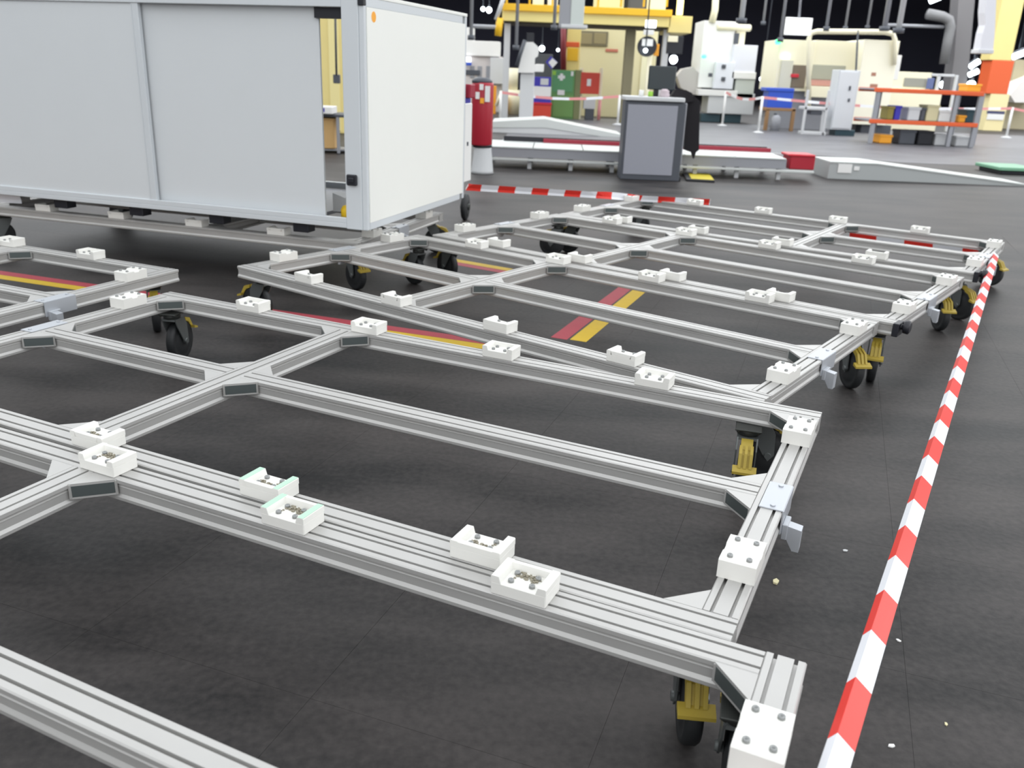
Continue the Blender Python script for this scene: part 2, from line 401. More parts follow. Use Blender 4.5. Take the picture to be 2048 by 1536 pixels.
# ------------------------------------------------------------------ enclosure on the far left cart
EX, EY, ETH = -.937, 5.374, -.292
e = thing('enclosure', 'big grey box enclosure with sliding front panels and white side on a frame cart', 'enclosure', (EX, EY, TOP + .1), ETH)
BW, BD, BH, z0 = 3.15, 1.70, 1.335, 0.0
m = MB(); m.box(-.145, -.035, 0, .11, 0, BH, 0, .004); m.box(-.035, 0, .006, .035, 0, BH, 0, .003); m.obj('corner_post', FRAME_W, e)
MB().box(-BW, -BW + .12, 0, .11, 0, BH, 0, .004).obj('corner_post', FRAME_W, e)
MB().box(-.09, .002, BD - .034, BD, 0, BH, 0, .004).obj('corner_post', FRAME_W, e)
MB().box(-BW, -BW + .09, BD - .09, BD, 0, BH, 0, .004).obj('corner_post', FRAME_W, e)
MB().box(-BW + .12, -.145, 0, .10, .005, .035, 0, .003).box(-BW + .12, -.145, 0, .025, .035, .068, 0, .002).obj('bottom_rail', FRAME_W, e)
MB().box(-BW + .12, -.145, 0, .025, BH - .055, BH, 0, .003).box(-BW + .12, -.145, .025, .10, BH - .02, BH).obj('top_rail', FRAME_W, e)
MB().box(-.335, -.145, .03, .10, BH - .115, BH - .056).obj('header_block', BLACKP, e)['label'] = 'dark header above the gap'
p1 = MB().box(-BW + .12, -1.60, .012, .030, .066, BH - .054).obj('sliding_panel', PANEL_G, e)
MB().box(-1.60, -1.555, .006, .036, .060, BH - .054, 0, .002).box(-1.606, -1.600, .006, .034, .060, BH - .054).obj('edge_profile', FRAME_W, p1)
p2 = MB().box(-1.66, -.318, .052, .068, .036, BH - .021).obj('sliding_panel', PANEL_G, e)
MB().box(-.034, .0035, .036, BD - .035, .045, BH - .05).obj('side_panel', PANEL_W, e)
MB().box(-.034, .002, .036, BD - .09, 0, .0445, 0, .003).obj('side_bottom_rail', FRAME_W, e)
MB().box(-.034, .002, .036, BD - .09, BH - .0495, BH, 0, .003).obj('side_top_rail', FRAME_W, e)
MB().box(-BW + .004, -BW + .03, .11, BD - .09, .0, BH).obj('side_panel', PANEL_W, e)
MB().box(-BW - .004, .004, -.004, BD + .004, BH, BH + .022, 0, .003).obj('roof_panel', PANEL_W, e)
MB().box(-BW + .09, -1.45, BD - .05, BD - .03, 0, BH).obj('back_panel', PANEL_G, e)
rc = MB().box(-.36, -.002, BD + .01, BD + .17, .12, .72, 0, .006).obj('rear_cabinet', WHITE, e); MB().box(-.002, .004, BD + .06, BD + .08, .40, .43).obj('lock', GREYD, rc)
MB().box(-.33, -.01, BD + .02, BD + .15, .72, .76, 0, .004).obj('blue_cap', NAVY, e); MB().box(-.30, .03, BD + .03, BD + .14, .76, .86, 0, .006).obj('red_housing', mat('dull_red', (150, 24, 50), .5), e)
MB().box(-1.45, -.09, BD - .07, BD - .02, 0, .05).obj('back_rail', FRAME_W, e)
MB().box(-.128, -.060, -.022, .001, .272, .338, 0, .006).box(-.112, -.076, -.03, -.022, .29, .32, 0, .004).obj('latch', BLACKP, e)['label'] = 'square black latch on the corner post'
MB().box(-.035, .004, -.006, .03, BH - .045, BH - .006, 0, .004).obj('corner_cap', BLACKP, e)
MB().cyl((0, .125, BH - .098), .030, .002, .0045, 0, 20).obj('round_sticker', ORANGE, e)['label'] = 'round orange sticker near the top corner'
for x in (-.49, -1.12, -1.755, -2.39):
    MB().box(x - .055, x + .055, .03, .12, -.056, 0, 0, .003).obj('foot', BLACKP, e)
    MB().box(x - .055, x + .055, BD - .22, BD - .12, -.056, 0, 0, .003).obj('foot', BLACKP, e)
for xa, xb in ((-3.05, -2.02), (-1.98, -1.28), (-1.24, -.56)):  # trays widened to block light and deepen the shadow beneath the enclosure
    MB().box(xa, xb, .16, BD - .12, -.02, .004).obj('under_tray', GREY, e)
MB().lathe([(.055, .035), (.055, .095), (.042, .118), (.02, .124)], (-.205, .16, 0), 2, 18).obj('cable_gland', mat('bright_yellow_plastic', (226, 184, 24), .5), e)['label'] = 'yellow round cap beside the corner post'
m = MB(); m.prism([(-.40, .05), (-.22, .05), (-.22, .075), (-.30, .14), (-.40, .17)], 1, .30, .42); m.obj('side_bracket', GREYL, e)

# ------------------------------------------------------------------ barrier tapes
def tape(name, label, pts, wd, pitch, phase=0, fold=.35, twist=None):
    """striped tape folded lengthwise along a polyline; each stripe is geometry with its own colour"""
    pts = [Vector(p) for p in pts]; seg = []; s = 0
    mb = MB()
    cum = [0]
    for a, b in zip(pts, pts[1:]): cum.append(cum[-1] + (b - a).length)
    def pos(t):
        for i in range(len(pts) - 1):
            if t <= cum[i + 1] + 1e-9:
                d = (pts[i + 1] - pts[i]).normalized(); return pts[i] + d * (t - cum[i]), d
        return pts[-1], (pts[-1] - pts[-2]).normalized()
    st = sorted(set([0, cum[-1]] + [k * pitch / 2 - phase for k in range(int(2 * (cum[-1] + phase) / pitch) + 2) if 0 < k * pitch / 2 - phase < cum[-1]] + cum[1:-1]))
    for a, b in zip(st, st[1:]):
        k = int(math.floor(((a + b) / 2 + phase) / pitch)) % 2
        vs = []
        for t in (a, b):
            p, d = pos(t); side = d.cross(Vector((0, 0, 1))).normalized(); up = side.cross(d)
            if twist:
                an = twist(t / cum[-1]); side, up = side * math.cos(an) + up * math.sin(an), up * math.cos(an) - side * math.sin(an)
            for f, hgt in ((-.40, -.014), (-.10, .006), (.60, -.020)): vs.append(p + side * (wd * f) + up * hgt * fold / .35)
            for f, hgt in ((.60, -.0205), (-.10, .0052), (-.40, -.0148)): vs.append(p + side * (wd * f) + up * hgt * fold / .35)
        fs = [(0, 1, 7, 6), (1, 2, 8, 7), (2, 3, 9, 8), (3, 4, 10, 9), (4, 5, 11, 10), (5, 0, 6, 11), (0, 5, 4, 3, 2, 1), (6, 7, 8, 9, 10, 11)]
        mb.add(vs, fs, k)
    return tag(mb.obj(name, [TAPE_R, TAPE_W]), label, 'tape')
corner = Vector((2.84 - .04 * .826 + 1.40 * .5635, 5.326 + .04 * .5635 + 1.40 * .826, 0))
ta = Vector((.28, .66, .325)); tb = Vector((3.352, 6.072, .318))
tape('barrier_tape', 'folded red and white barrier tape stretched along the right side to the last cart', [ta, tb], .047, .1775, phase=.07)

# tape behind the enclosure to the last cart, and a piece left of the enclosure cart
t0 = at_y(932, 375, 7.45); tm = Vector((EX - .05 * math.cos(ETH) - (BD + .19) * math.sin(ETH), EY - .05 * math.sin(ETH) + (BD + .19) * math.cos(ETH), t0.z + .01)); t1 = at_y(1212, 392, 7.9); t2 = at_y(1285, 398, 8.05); t3 = at_y(1420, 405, 8.0)
def tw(f): return 1.2 + (.55 * math.sin((f - .56) / .16 * PI) if .56 < f < .72 else 0)
tape('barrier_tape', 'red and white tape running from behind the white enclosure side to the far cart', [tm, t0, t1, t2, t3], .062, .155, phase=.08, fold=.1, twist=tw)
def cart_pt(pose, x, y, z):
    x0, y0, th = pose; x -= L
    return Vector((x0 + x * math.cos(th) - y * math.sin(th), y0 + x * math.sin(th) + y * math.cos(th), z))
B3 = (2.84, 5.326, -.5986)
tape('barrier_tape', 'red and white tape strung beneath the back beam of the farthest cart', [cart_pt(B3, L - 1.10, D - .10, .232), cart_pt(B3, L - .10, D - .10, .226)], .05, .21, phase=.0, fold=.1, twist=lambda f: 1.3)
wp = on_z(930, 440); wt = thing('rubber_wheel', 'black wheel standing on the floor behind the white enclosure side', 'wheel', (wp.x, wp.y, 0), math.radians(82))
MB().lathe([(.05, -.03), (.09, -.028), (.095, -.022), (.115, -.024), (.128, -.014), (.128, .014), (.115, .024), (.095, .022), (.09, .028), (.05, .03)], (0, 0, .128), 1, 32).obj('tyre', RUBBER, wt); MB().cyl((0, 0, .128), .03, -.045, .045, 1, 12).obj('hub', DARKM, wt)
CC = (-1.02, 5.47, -.2945)
q0 = at_y(-60, 393, 6.36); q1 = at_y(42, 399, 6.34)
tape('barrier_tape', 'short red and white tape piece under the left end of the enclosure', [q0, q1], .075, .30, phase=.14, fold=.1, twist=lambda f: 1.35)

# ------------------------------------------------------------------ background helpers
def rect(u0, v0, u1, v1, y):
    um, vm = (u0 + u1) / 2, (v0 + v1) / 2
    a, b = at_y(u0, vm, y), at_y(u1, vm, y); t, bt = at_y(um, v0, y), at_y(um, v1, y)
    return a.x, b.x, bt.z, t.z
class BG:
    """a thing whose parts are boxes and cylinders measured in the photograph at a true distance"""
    def __init__(s, name, label, cat, u, vbase, y=None, group=None):
        p = on_z(u, vbase) if y is None else at_y(u, vbase, y)
        s.y = p.y; s.o = thing(name, label, cat, (p.x, p.y, 0 if y is None else p.z), 0, group); s.b = Vector((p.x, p.y, 0 if y is None else p.z))
    def box(s, name, m, u0, v0, u1, v1, d=.3, dy=0, bev=.01, ground=False, par=None):
        x0, x1, za, zb = rect(u0, v0, u1, v1, s.y + dy)
        if ground: za = 0
        return MB().box(x0 - s.b.x, x1 - s.b.x, dy, dy + d, za - s.b.z, zb - s.b.z, 0, min(bev, (x1 - x0) / 3, (zb - za) / 3, d / 3)).obj(name, m, par or s.o)
    def cyl(s, name, m, u0, v0, u1, v1, dy=0, ground=False, prof=None, n=20):
        x0, x1, za, zb = rect(u0, v0, u1, v1, s.y + dy); r = (x1 - x0) / 2
        if ground: za = 0
        za -= s.b.z; zb -= s.b.z
        pr = [(r * k, za + (zb - za) * h) for k, h in (prof or [(1, 0), (1, 1)])]
        return MB().lathe(pr, ((x0 + x1) / 2 - s.b.x, dy, 0), 2, n).obj(name, m, s.o)
    def hcyl(s, name, m, u0, v0, u1, v1, dy=0):
        x0, x1, za, zb = rect(u0, v0, u1, v1, s.y + dy); r = (zb - za) / 2
        return MB().lathe([(r * .7, x0 - s.b.x), (r, x0 - s.b.x + r * .3), (r, x1 - s.b.x - r * .3), (r * .7, x1 - s.b.x)], (0, dy, (za + zb) / 2 - s.b.z), 0, 16).obj(name, m, s.o)
    def tube(s, name, m, pts, r, dy=0):
        return MB().tube([at_y(u, v, s.y + dy) - s.b for u, v in pts], r).obj(name, m, s.o)
    def poly(s, name, m, pts, d=.2, dy=0):
        q = [at_y(u, v, s.y + dy) - s.b for u, v in pts]
        return MB().prism([(p.x, p.z) for p in q], 1, dy, dy + d).obj(name, m, s.o)

# ---- control cabinet with monitor
k = BG('control_cabinet', 'grey speckled control cabinet standing alone on the floor in front of the low platform', 'cabinet', 1300, 361)
k.box('body', GREYD, 1246, 204, 1366, 355, .42, ground=True)
k.box('front_board', GREYB, 1251, 210, 1350, 350, .012, -.012)
k.box('top_board', GREYL, 1250, 194, 1371, 203, .48, -.03)
k.box('plinth', BLACKP, 1248, 351, 1362, 358, .38, .03, ground=True)
k.box('side_frame', GREY, 1358, 206, 1369, 330, .04, .1)
k = BG('monitor', 'dark flat monitor on a thin stand on top of the control cabinet', 'monitor', 1322, 199, 12.8)
k.box('screen', SCREEN, 1297, 132, 1352, 180, .04)
k.box('stand', BLACKP, 1307, 178, 1317, 197, .04, .02); k.box('foot', BLACKP, 1299, 193, 1335, 196, .2, -.05)
k = BG('coat', 'black coat hanging over the right side of the control cabinet', 'coat', 1384, 305, 12.85)
k.poly('body', CLOTH, [(1371, 200), (1388, 192), (1400, 202), (1398, 300), (1392, 305), (1388, 318), (1384, 305), (1369, 300)], .12)
k.poly('hood', CLOTH, [(1340, 196), (1352, 178), (1372, 180), (1384, 186), (1388, 202), (1372, 206), (1350, 200)], .16, -.05)
def small(name, label, cat, m, u0, v0, u1, v1, y, prof=None):
    x0, x1, za, zb = rect(u0, v0, u1, v1, y); r = (x1 - x0) / 2
    pr = [(r * a, (zb - za) * h) for a, h in (prof or [(.8, 0), (1, .1), (1, .95), (.9, 1)])]
    return tag(MB().lathe(pr, n=14).obj(name, m, None, ((x0 + x1) / 2, y, za)), label, cat)
small('cup', 'small white cup on the control cabinet left of the monitor', 'cup', WHITE, 1278, 180, 1288, 192, 12.75)
small('tape_roll', 'lime green roll on the control cabinet beside the monitor stand', 'roll', LIME, 1296, 183, 1306, 193, 12.7)
small('glove_bundle', 'pale pinkish bundle on the control cabinet under the monitor', 'bundle', mat('pale_pink_cloth', (200, 186, 192), .9), 1318, 178, 1340, 195, 12.7, [(.8, 0), (1, .3), (.8, .6), (.9, .75), (.4, 1)])

# ---- low silver platforms
def platform(name, label, pA, pB, depth, zt, zl, rail=None, legs=6):
    a, b = Vector((pA[0], pA[1])), Vector((pB[0], pB[1])); ln = (b - a).length; th = math.atan2(b.y - a.y, b.x - a.x)
    o = thing(name, label, 'platform', (a.x, a.y, 0), th)
    npl = 6; le = ln - (.42 if rail else 0)
    for i in range(npl): MB().box(i * le / npl, (i + 1) * le / npl - .012, 0, depth, zt - .02, zt, 0, .003).obj('deck_plate', SLAT, o)
    MB().box(0, le, .012, .05, zt - .15, zt - .021).obj('front_beam', GREY, o)
    MB().box(0, ln, .0, .05, zl, zl + .035, 0, .005).obj('lower_rail', SLAT, o)
    MB().box(0, ln, depth - .05, depth, zt - .10, zt - .021).obj('rear_beam', GREYL, o)
    for i in range(legs):
        x = .05 + (le - .15) * i / (legs - 1); MB().box(x, x + .06, .10, .16, 0, zt - .021).obj('leg', GREYL, o); MB().box(x, x + .06, depth - .1, depth - .055, 0, zt - .021).obj('leg', GREYL, o)
    if rail:
        MB().box(ln * .18, le, depth - .2, depth - .12, zt, zt + .06).obj('red_rail', mat('dark_red_rail', (150, 34, 54), .45), o)
        MB().box(ln * .05, le * .99, depth - .11, depth - .08, zt, zt + .075).obj('black_strip', BLACKP, o)
    return o
fA, fB = on_z(965, 335), on_z(1625, 364)
platform('low_platform', 'long low silver platform behind the control cabinet', fA, fB, 1.25, .32, .12, rail=True, legs=8)
p = BG('ramp', 'pale ramp sloping down behind the long low platform left of the control cabinet', 'ramp', 1120, 270)
p.poly('slope', SLAT, [(985, 243), (1090, 238), (1245, 270), (1245, 280), (1090, 255), (985, 255)], 1.4)
p.poly('side', GREYL, [(985, 255), (1090, 255), (1245, 280), (1245, 284), (985, 284)], .06, .02)
p = BG('ramp', 'silver ramp sloping down towards the right edge of the photo', 'ramp', 1800, 363)
x0, x1, za, zb = rect(1660, 328, 2048, 360, p.y)
pa, pb, pc, pd = (at_y(1660, 326, p.y) - p.b, at_y(1755, 329, p.y) - p.b, at_y(2056, 379, p.y) - p.b, at_y(1660, 360, p.y) - p.b)
prof = [(pa.x, 0), (pa.x, pb.z), (pb.x, pb.z), (pc.x, .012), (pc.x, 0)]
MB().prism(prof, 1, .012, .8).obj('side', mat('ramp_side_grey', (168, 172, 172), .5), p.o)
MB().prism([(pb.x, pb.z), (pc.x, .012), (pc.x, .03), (pb.x, pb.z + .018)], 1, 0, .82).obj('slope_plate', SLAT, p.o)
MB().box(pa.x, pb.x, 0, .82, pb.z, pb.z + .018).obj('deck_plate', SLAT, p.o)
p.box('label_plate', WHITE, 1676, 328, 1704, 346, .01, -.001, .002); p.box('label_plate', WHITE, 1708, 333, 1719, 341, .01, -.001, .002)
k = BG('red_crate', 'dark red crate at the right end of the long low platform', 'crate', 1615, 330, 13.25)
k.box('body', mat('crimson_plastic', (168, 24, 44), .45), 1590, 303, 1641, 331, .4); k.box('rim', REDP, 1588, 300, 1643, 305, .43, -.015); k.o.location.z += .147 - rect(1590, 303, 1641, 331, 13.25)[2]; k.o.location.y += .22
a = on_z(1398, 357)
o = MB(); o.box(-.21, .19, -.45, .45, 0, .03, 1, .004); o.box(-.14, .18, -.40, .43, .03, .036, 0, .002)
tag(o.obj('yellow_mat', [mat('mat_yellow', (214, 196, 60), .6), BLACKP], None, (a.x, a.y, 0), -.12), 'yellow mat with black border on the floor right of the control cabinet', 'mat')
k = BG('green_pallet', 'low green pallet on the floor at the right edge', 'pallet', 2030, 350)
k.box('top', mat('pale_green_paint', (120, 170, 140), .5), 2000, 336, 2085, 343, .9); k.box('base', BLACKP, 2002, 343, 2082, 352, .8, .04, ground=True)

# ---- red canister and white cabinet beside the enclosure
k = BG('red_canister', 'tall red canister with stickers and dark lid on a grey stand', 'canister', 964, 345, 12.6)
k.cyl('body', mat('wine_red_paint', (168, 30, 48), .4), 943, 165, 986, 290, prof=[(.96, 0), (1, .02), (1, .97), (.96, 1)])
k.cyl('lid', GREYD, 944, 155, 985, 166, prof=[(1, 0), (1, .5), (.7, .9), (.5, 1)])
k.cyl('bottom_ring', BLACKP, 945, 288, 984, 294)
k.cyl('stand', GREYL, 942, 293, 988, 346, prof=[(1, 0), (.95, .1), (.75, .9), (.75, 1)])
for (u0, v0, u1, v1) in ((959, 168, 967, 180), (951, 184, 959, 198), (970, 172, 980, 204)): k.box('sticker', WHITE, u0, v0, u1, v1, .004, -.158, .001)
k.box('sticker', ORANGE, 960, 196, 968, 207, .004, -.16, .001)
# ---- seen through the enclosure gap
k = BG('yellow_pillar', 'pale yellow pillar seen through the enclosure gap', 'pillar', 660, 262, 19.0)
k.box('shaft', PALEY, 610, -160, 700, 262, 1.0, ground=True); k.box('face_strip', mat('cream_yellow', (240, 226, 160), .5), 655, -160, 676, 262, .02, -.02)
k = BG('pendant_switch', 'grey pendant switch hanging on a cable in front of the yellow pillar', 'switch', 672, 170, 17.0)
k.tube('cable', GREYD, [(668, -120), (671, 60), (673, 150)], .02); k.box('switch_body', GREYD, 666, 149, 679, 167, .1)
k = BG('workbench', 'workbench with a dark top seen through the enclosure gap', 'workbench', 660, 325, 14.6)
k.box('top', GREYD, 612, 228, 700, 234, .7)
for u in (617, 673, 692): k.box('leg', GREY, u, 234, u + 6, 326, .06, ground=True)
k.box('lower_shelf', GREY, 620, 298, 695, 302, .5, .1)
k = BG('white_box', 'white box on the workbench seen through the gap', 'box', 648, 230, 14.5); k.box('body', WHITE, 628, 213, 664, 228, .4); k.box('label', NAVY, 641, 216, 649, 224, .005, -.005, .001)
k = BG('cardboard_box', 'tan cardboard box on the lower shelf of the workbench', 'box', 650, 298, 14.68); k.box('body', CARD, 630, 240, 668, 297, .4); k.box('flap', CARD, 630, 236, 668, 241, .41, -.005)

# ---- mezzanine
MY = 27.0
k = BG('mezzanine', 'cream and yellow steel mezzanine platform on posts', 'mezzanine', 1190, 238, MY)
k.box('deck_beam', mat('cream_steel', (232, 216, 142), .5), 1004, 26, 1342, 48, 1.9)
k.box('toe_rail', YELP, 1005, 13, 1345, 27, .08, -.1)
k.box('deck_end', PALEY, 1338, 32, 1384, 66, 1.8)
for u in range(1012, 1345, 46): k.box('rail_post', YELP, u, -45, u + 4, 14, .06, -.08)
k.box('handrail', YELP, 1005, -52, 1345, -45, .06, -.08)
for u in (1006, 1321): k.box('support_post', GREYL, u, 46, u + 12, 240, .2, .3, ground=True)
k.box('support_post', mat('olive_grey_paint', (128, 122, 96), .6), 1247, 48, 1266, 236, .3, .6, ground=True)
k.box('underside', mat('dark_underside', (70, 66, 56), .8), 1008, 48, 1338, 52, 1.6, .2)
k.tube('stair_rail', GREYL, [(1013, -20), (992, 40)], .06, -.2); k.tube('stair_rail', YELP, [(1000, 36), (996, 72)], .10, -.2)
for i, (lab, m_, u0, v0, u1, v1) in enumerate((('cream crate on the mezzanine deck at its left', CREAM, 1066, -35, 1088, 13), ('white drum on the mezzanine above the hanging duct side', WHITE, 1096, -30, 1116, 13), ('large cream cabinet at the right of the mezzanine deck', CREAM, 1296, -60, 1334, 13), ('dark cabinet standing on the mezzanine deck', GREYD, 1258, -60, 1296, 13), ('tall pale machine in the middle of the mezzanine deck', BEIGE, 1192, -60, 1250, 13))):
    q = BG('deck_cabinet', lab, 'cabinet', (u0 + u1) / 2, 20, MY + 1.0 + .02 * i, 'equipment on the mezzanine')
    q.box('body', m_, u0, v0, u1, 26, .8); q.box('door', m_, u0 + 3, v0 + 4, u1 - 3, 20, .03, -.03)
q = BG('tube_lamp', 'warm upright tube lamp at the right end of the mezzanine', 'lamp', 1362, 30, MY - .3); q.box('tube', LAMPY, 1356, -30, 1368, 30, .12)
q = BG('hanging_duct', 'wide grey duct hanging in front of the mezzanine', 'duct', 1148, 56, 21.0)
q.box('left_face', GREY, 1124, -160, 1147, 55, .5); q.box('right_face', mat('pale_green_grey', (198, 206, 202), .5), 1146, -160, 1173, 56, .45, -.02); q.box('flange', GREYL, 1122, 49, 1175, 56, .56, -.04)
q = BG('banded_column', 'yellow column with an orange band and dark red pipe above the green cabinet', 'column', 1140, 238, 30.0)
q.box('shaft', PALEY, 1132, 40, 1158, 238, .5, ground=True); q.box('band', ORP, 1131, 84, 1159, 94, .54, -.02); q.box('yellow_sign', YELP, 1134, 96, 1156, 122, .03, -.035); q.tube('pipe', mat('dark_red_pipe', (120, 34, 44), .5), [(1127, 40), (1127, 150)], .09, -.1)
# ---- beige room under the mezzanine
k = BG('beige_cabin', 'beige cabin wall beneath the mezzanine', 'cabin', 1230, 234, 31.4)
k.box('wall_panel', BEIGE, 1150, 56, 1252, 234, 2.5, ground=True); k.box('wall_panel', mat('pale_beige_panel', (226, 218, 178), .6), 1252, 56, 1310, 234, 2.5, .02, ground=True)
k.box('window_frame', mat('olive_frame', (112, 106, 84), .6), 1154, 62, 1216, 92, .05, -.05); k.box('window_pane', mat('dusky_pane', (140, 130, 98), .3), 1158, 66, 1184, 88, .02, -.06); k.box('window_pane', mat('dusky_pane', (140, 130, 98), .3), 1188, 66, 1212, 88, .02, -.06)
k.box('red_sign', mat('faded_red_sign', (184, 110, 92), .6), 1211, 98, 1236, 104, .02, -.03); k.box('light_strip', mat('pale_door', (238, 234, 200), .5), 1281, 100, 1298, 190, .04, -.04)
k = BG('green_cabinet', 'green first aid cabinet with a white cross', 'cabinet', 1127, 238)
k.box('body', GREENP, 1103, 140, 1148, 236, .7, ground=True); k.box('side_panel', mat('olive_green_paint', (130, 134, 92), .6), 1148, 140, 1161, 236, .6, .05, ground=True)
k.box('door_upper', mat('mid_green', (88, 150, 100), .5), 1105, 142, 1146, 184, .02, -.02); k.box('door_lower', mat('leaf_green', (110, 154, 84), .5), 1105, 190, 1146, 234, .02, -.02)
k.box('cross', WHITE, 1120, 147, 1126, 161, .01, -.03, .001); k.box('cross', WHITE, 1116, 151, 1130, 157, .01, -.031, .001)
k.box('sticker', WHITE, 1115, 180, 1129, 190, .01, -.03, .001); k.box('sticker', LIME, 1105, 142, 1112, 150, .01, -.03, .001); k.box('sticker', WHITE, 1142, 143, 1147, 152, .01, -.03, .001)
k = BG('hose_box', 'red orange fire hose box on a cream post', 'hose box', 1180, 240)
k.box('post', CREAM, 1158, 136, 1164, 238, .1, .1, ground=True); k.box('post', CREAM, 1197, 136, 1203, 238, .1, .1, ground=True)
k.box('body', REDB, 1161, 145, 1199, 188, .4); k.box('white_mark', WHITE, 1174, 158, 1182, 172, .01, -.01, .002); k.box('white_bin', GREYL, 1167, 195, 1191, 218, .3); k.box('stand', GREYD, 1170, 218, 1188, 240, .25, .02, ground=True)
k.tube('striped_pole', mat('pink_white_pole', (222, 150, 150), .5), [(1200, 200), (1197, 240)], .05, -.2)
k = BG('blue_white_drum', 'blue and white striped container stacked on a red crate', 'container', 1085, 206, 28.1)
for nm, m_, v0, v1 in (('upper_band', NAVY, 154, 173), ('middle_band', WHITE, 173, 193), ('lower_band', NAVY, 193, 206)): k.box(nm, m_, 1067, v0, 1102, v1, .5)
k.box('sticker', GREYL, 1081, 157, 1097, 170, .01, -.01, .002)
k = BG('red_crate', 'red crate under the blue and white container', 'crate', 1077, 230, 28.0); k.box('body', REDB, 1051, 209, 1102, 229, .8, ground=True); k.box('rim', REDP, 1049, 205, 1104, 210, .84, -.02)
k = BG('dark_cabinet', 'dark cabinet behind the blue and white container', 'cabinet', 1086, 228, 31.0); k.box('body', GREYD, 1068, 108, 1103, 228, .5, ground=True); k.box('label', WHITE, 1072, 128, 1088, 142, .01, -.01, .002)
k = BG('hazard_sign', 'blue and white diamond sign left of the yellow column', 'sign', 1104, 138, 27.9)
k.poly('plate', NAVY, [(1091, 124), (1102, 112), (1115, 124), (1103, 138)], .03); k.poly('white_field', WHITE, [(1097, 125), (1105, 116), (1115, 125), (1105, 136)], .02, -.02)
# ---- machines left of the mezzanine
k = BG('white_robot', 'white machine with a sloping housing and black top cap', 'machine', 1060, 225, 25.8)
k.poly('housing', WHITE, [(1035, 145), (1050, 84), (1066, 84), (1079, 96), (1076, 112), (1070, 116), (1069, 146)], .9); k.box('cap', BLACKP, 1053, 66, 1068, 83, .5, .1)
k.box('foot', WHITE, 1069, 129, 1087, 144, .5, .1); k.box('base', GREYL, 1040, 146, 1068, 205, .7, .1, ground=True); k.tube('strut', GREYD, [(1050, 80), (1033, 132)], .05, -.1)
k = BG('cream_press', 'cream cylindrical press with a yellow post', 'machine', 1027, 230)
k.cyl('column', CREAM, 1010, 180, 1043, 232, .5, True); k.cyl('head', CREAM, 1012, 136, 1036, 182, .5); k.box('yellow_post', YELP, 1004, 188, 1015, 232, .2, ground=True); k.box('orange_post', ORANGE, 985, 172, 992, 228, .15, .1, ground=True); k.tube('arm', CREAM, [(1004, 182), (992, 212)], .05)
k = BG('white_machine', 'white machine just right of the enclosure behind the red canister', 'machine', 965, 225, 31.5)
k.box('upper_beam', WHITE, 928, 82, 1000, 112, 1.0); k.box('tower', WHITE, 928, 55, 947, 82, .8); k.box('body', mat('pale_pinkish_grey', (206, 200, 198), .5), 930, 112, 1003, 225, 1.4, .1, ground=True); k.box('silver_box', GREYL, 980, 116, 1012, 168, .5, -.1)
k.tube('top_rail', GREY, [(946, 52), (992, 54)], .06); k.box('lamp_housing', LAMPB, 930, 114, 942, 124, .1, -.1); k.box('blue_band', BLUEP, 930, 125, 943, 131, .1, -.1)
for u in (940, 955, 972): k.box('panel_slot', GREY, u, 132, u + 9, 156, .03, .08)
k.box('dark_pendants', GREYD, 930, 140, 960, 150, .06, .05)
# ---- standing sign stack left of the monitor
k = BG('round_lamp_sign', 'round dark sign with white plates on a post above the control cabinet', 'sign', 1294, 190, 26.0)
k.cyl('post', CREAM, 1290, 108, 1299, 238, .3, True)
p_ = at_y(1294, 93, 26.0) - k.b; MB().cyl((p_.x, 0, p_.z), .27, -.05, .05, 1, 24).obj('disc', BLACKP, k.o)
k.box('white_plate', WHITE, 1284, 78, 1306, 92, .02, -.08); k.box('white_plate', WHITE, 1287, 60, 1308, 70, .05, -.08); k.box('lamp_plate', LAMPB, 1291, 40, 1313, 56, .05, -.08); k.box('orange_plate', ORANGE, 1308, 88, 1318, 112, .05, .06)
k.box('dark_board', BLACKP, 1334, 72, 1366, 108, .1, .4); k.box('cream_tag', CREAM, 1336, 72, 1356, 84, .02, .36)

# ---- white machine right of the control cabinet
k = BG('white_machining_centre', 'tall white machining centre with teal feet right of the control cabinet', 'machine', 1460, 246)
k.box('column', WHITE, 1402, 42, 1468, 176, 1.6, .3); k.box('spindle_housing', mat('bluish_white', (222, 224, 234), .4), 1466, 90, 1513, 148, 1.2); k.hcyl('motor', CREAM, 1434, 48, 1502, 62, .3); k.box('neck', CREAM, 1468, 60, 1490, 92, .4, .3)
k.box('door', mat('cool_white', (226, 230, 238), .4), 1430, 124, 1468, 178, .3, -.05); k.box('tray', WHITE, 1464, 144, 1512, 158, 1.0, -.05); k.box('lower_housing', mat('grey_green_housing', (196, 202, 196), .5), 1470, 158, 1508, 196, .9)
k.box('base_tank', GREYL, 1416, 186, 1508, 228, 1.1); k.box('table', WHITE, 1396, 180, 1475, 192, .9, -.05); k.box('foot', TEAL, 1402, 228, 1440, 246, .6, .1, ground=True); k.box('foot', TEAL, 1446, 226, 1482, 246, .6, .1, ground=True)
k.poly('hood', mat('grey_hood', (188, 184, 180), .6), [(1354, 152), (1366, 138), (1386, 134), (1398, 146), (1404, 186), (1390, 190), (1362, 176)], .6, .4)
for u, v in ((1448, 133), (1447, 158), (1421, 150)): k.box('knob', GREYD, u - 4, v - 4, u + 4, v + 4, .05, -.1)
k.tube('riser_pipe', CREAM, [(1436, -80), (1430, 20), (1424, 45)], .11, .3); k.box('window', GREYD, 1468, 66, 1478, 88, .02, .26)
p_ = at_y(1408, 113, k.y - .1) - k.b; MB().lathe([(.04, -.06), (.085, -.03), (.085, .03), (.04, .06)], (p_.x, -.1, p_.z), 2, 14).obj('signal_lamp', LAMPG, k.o)

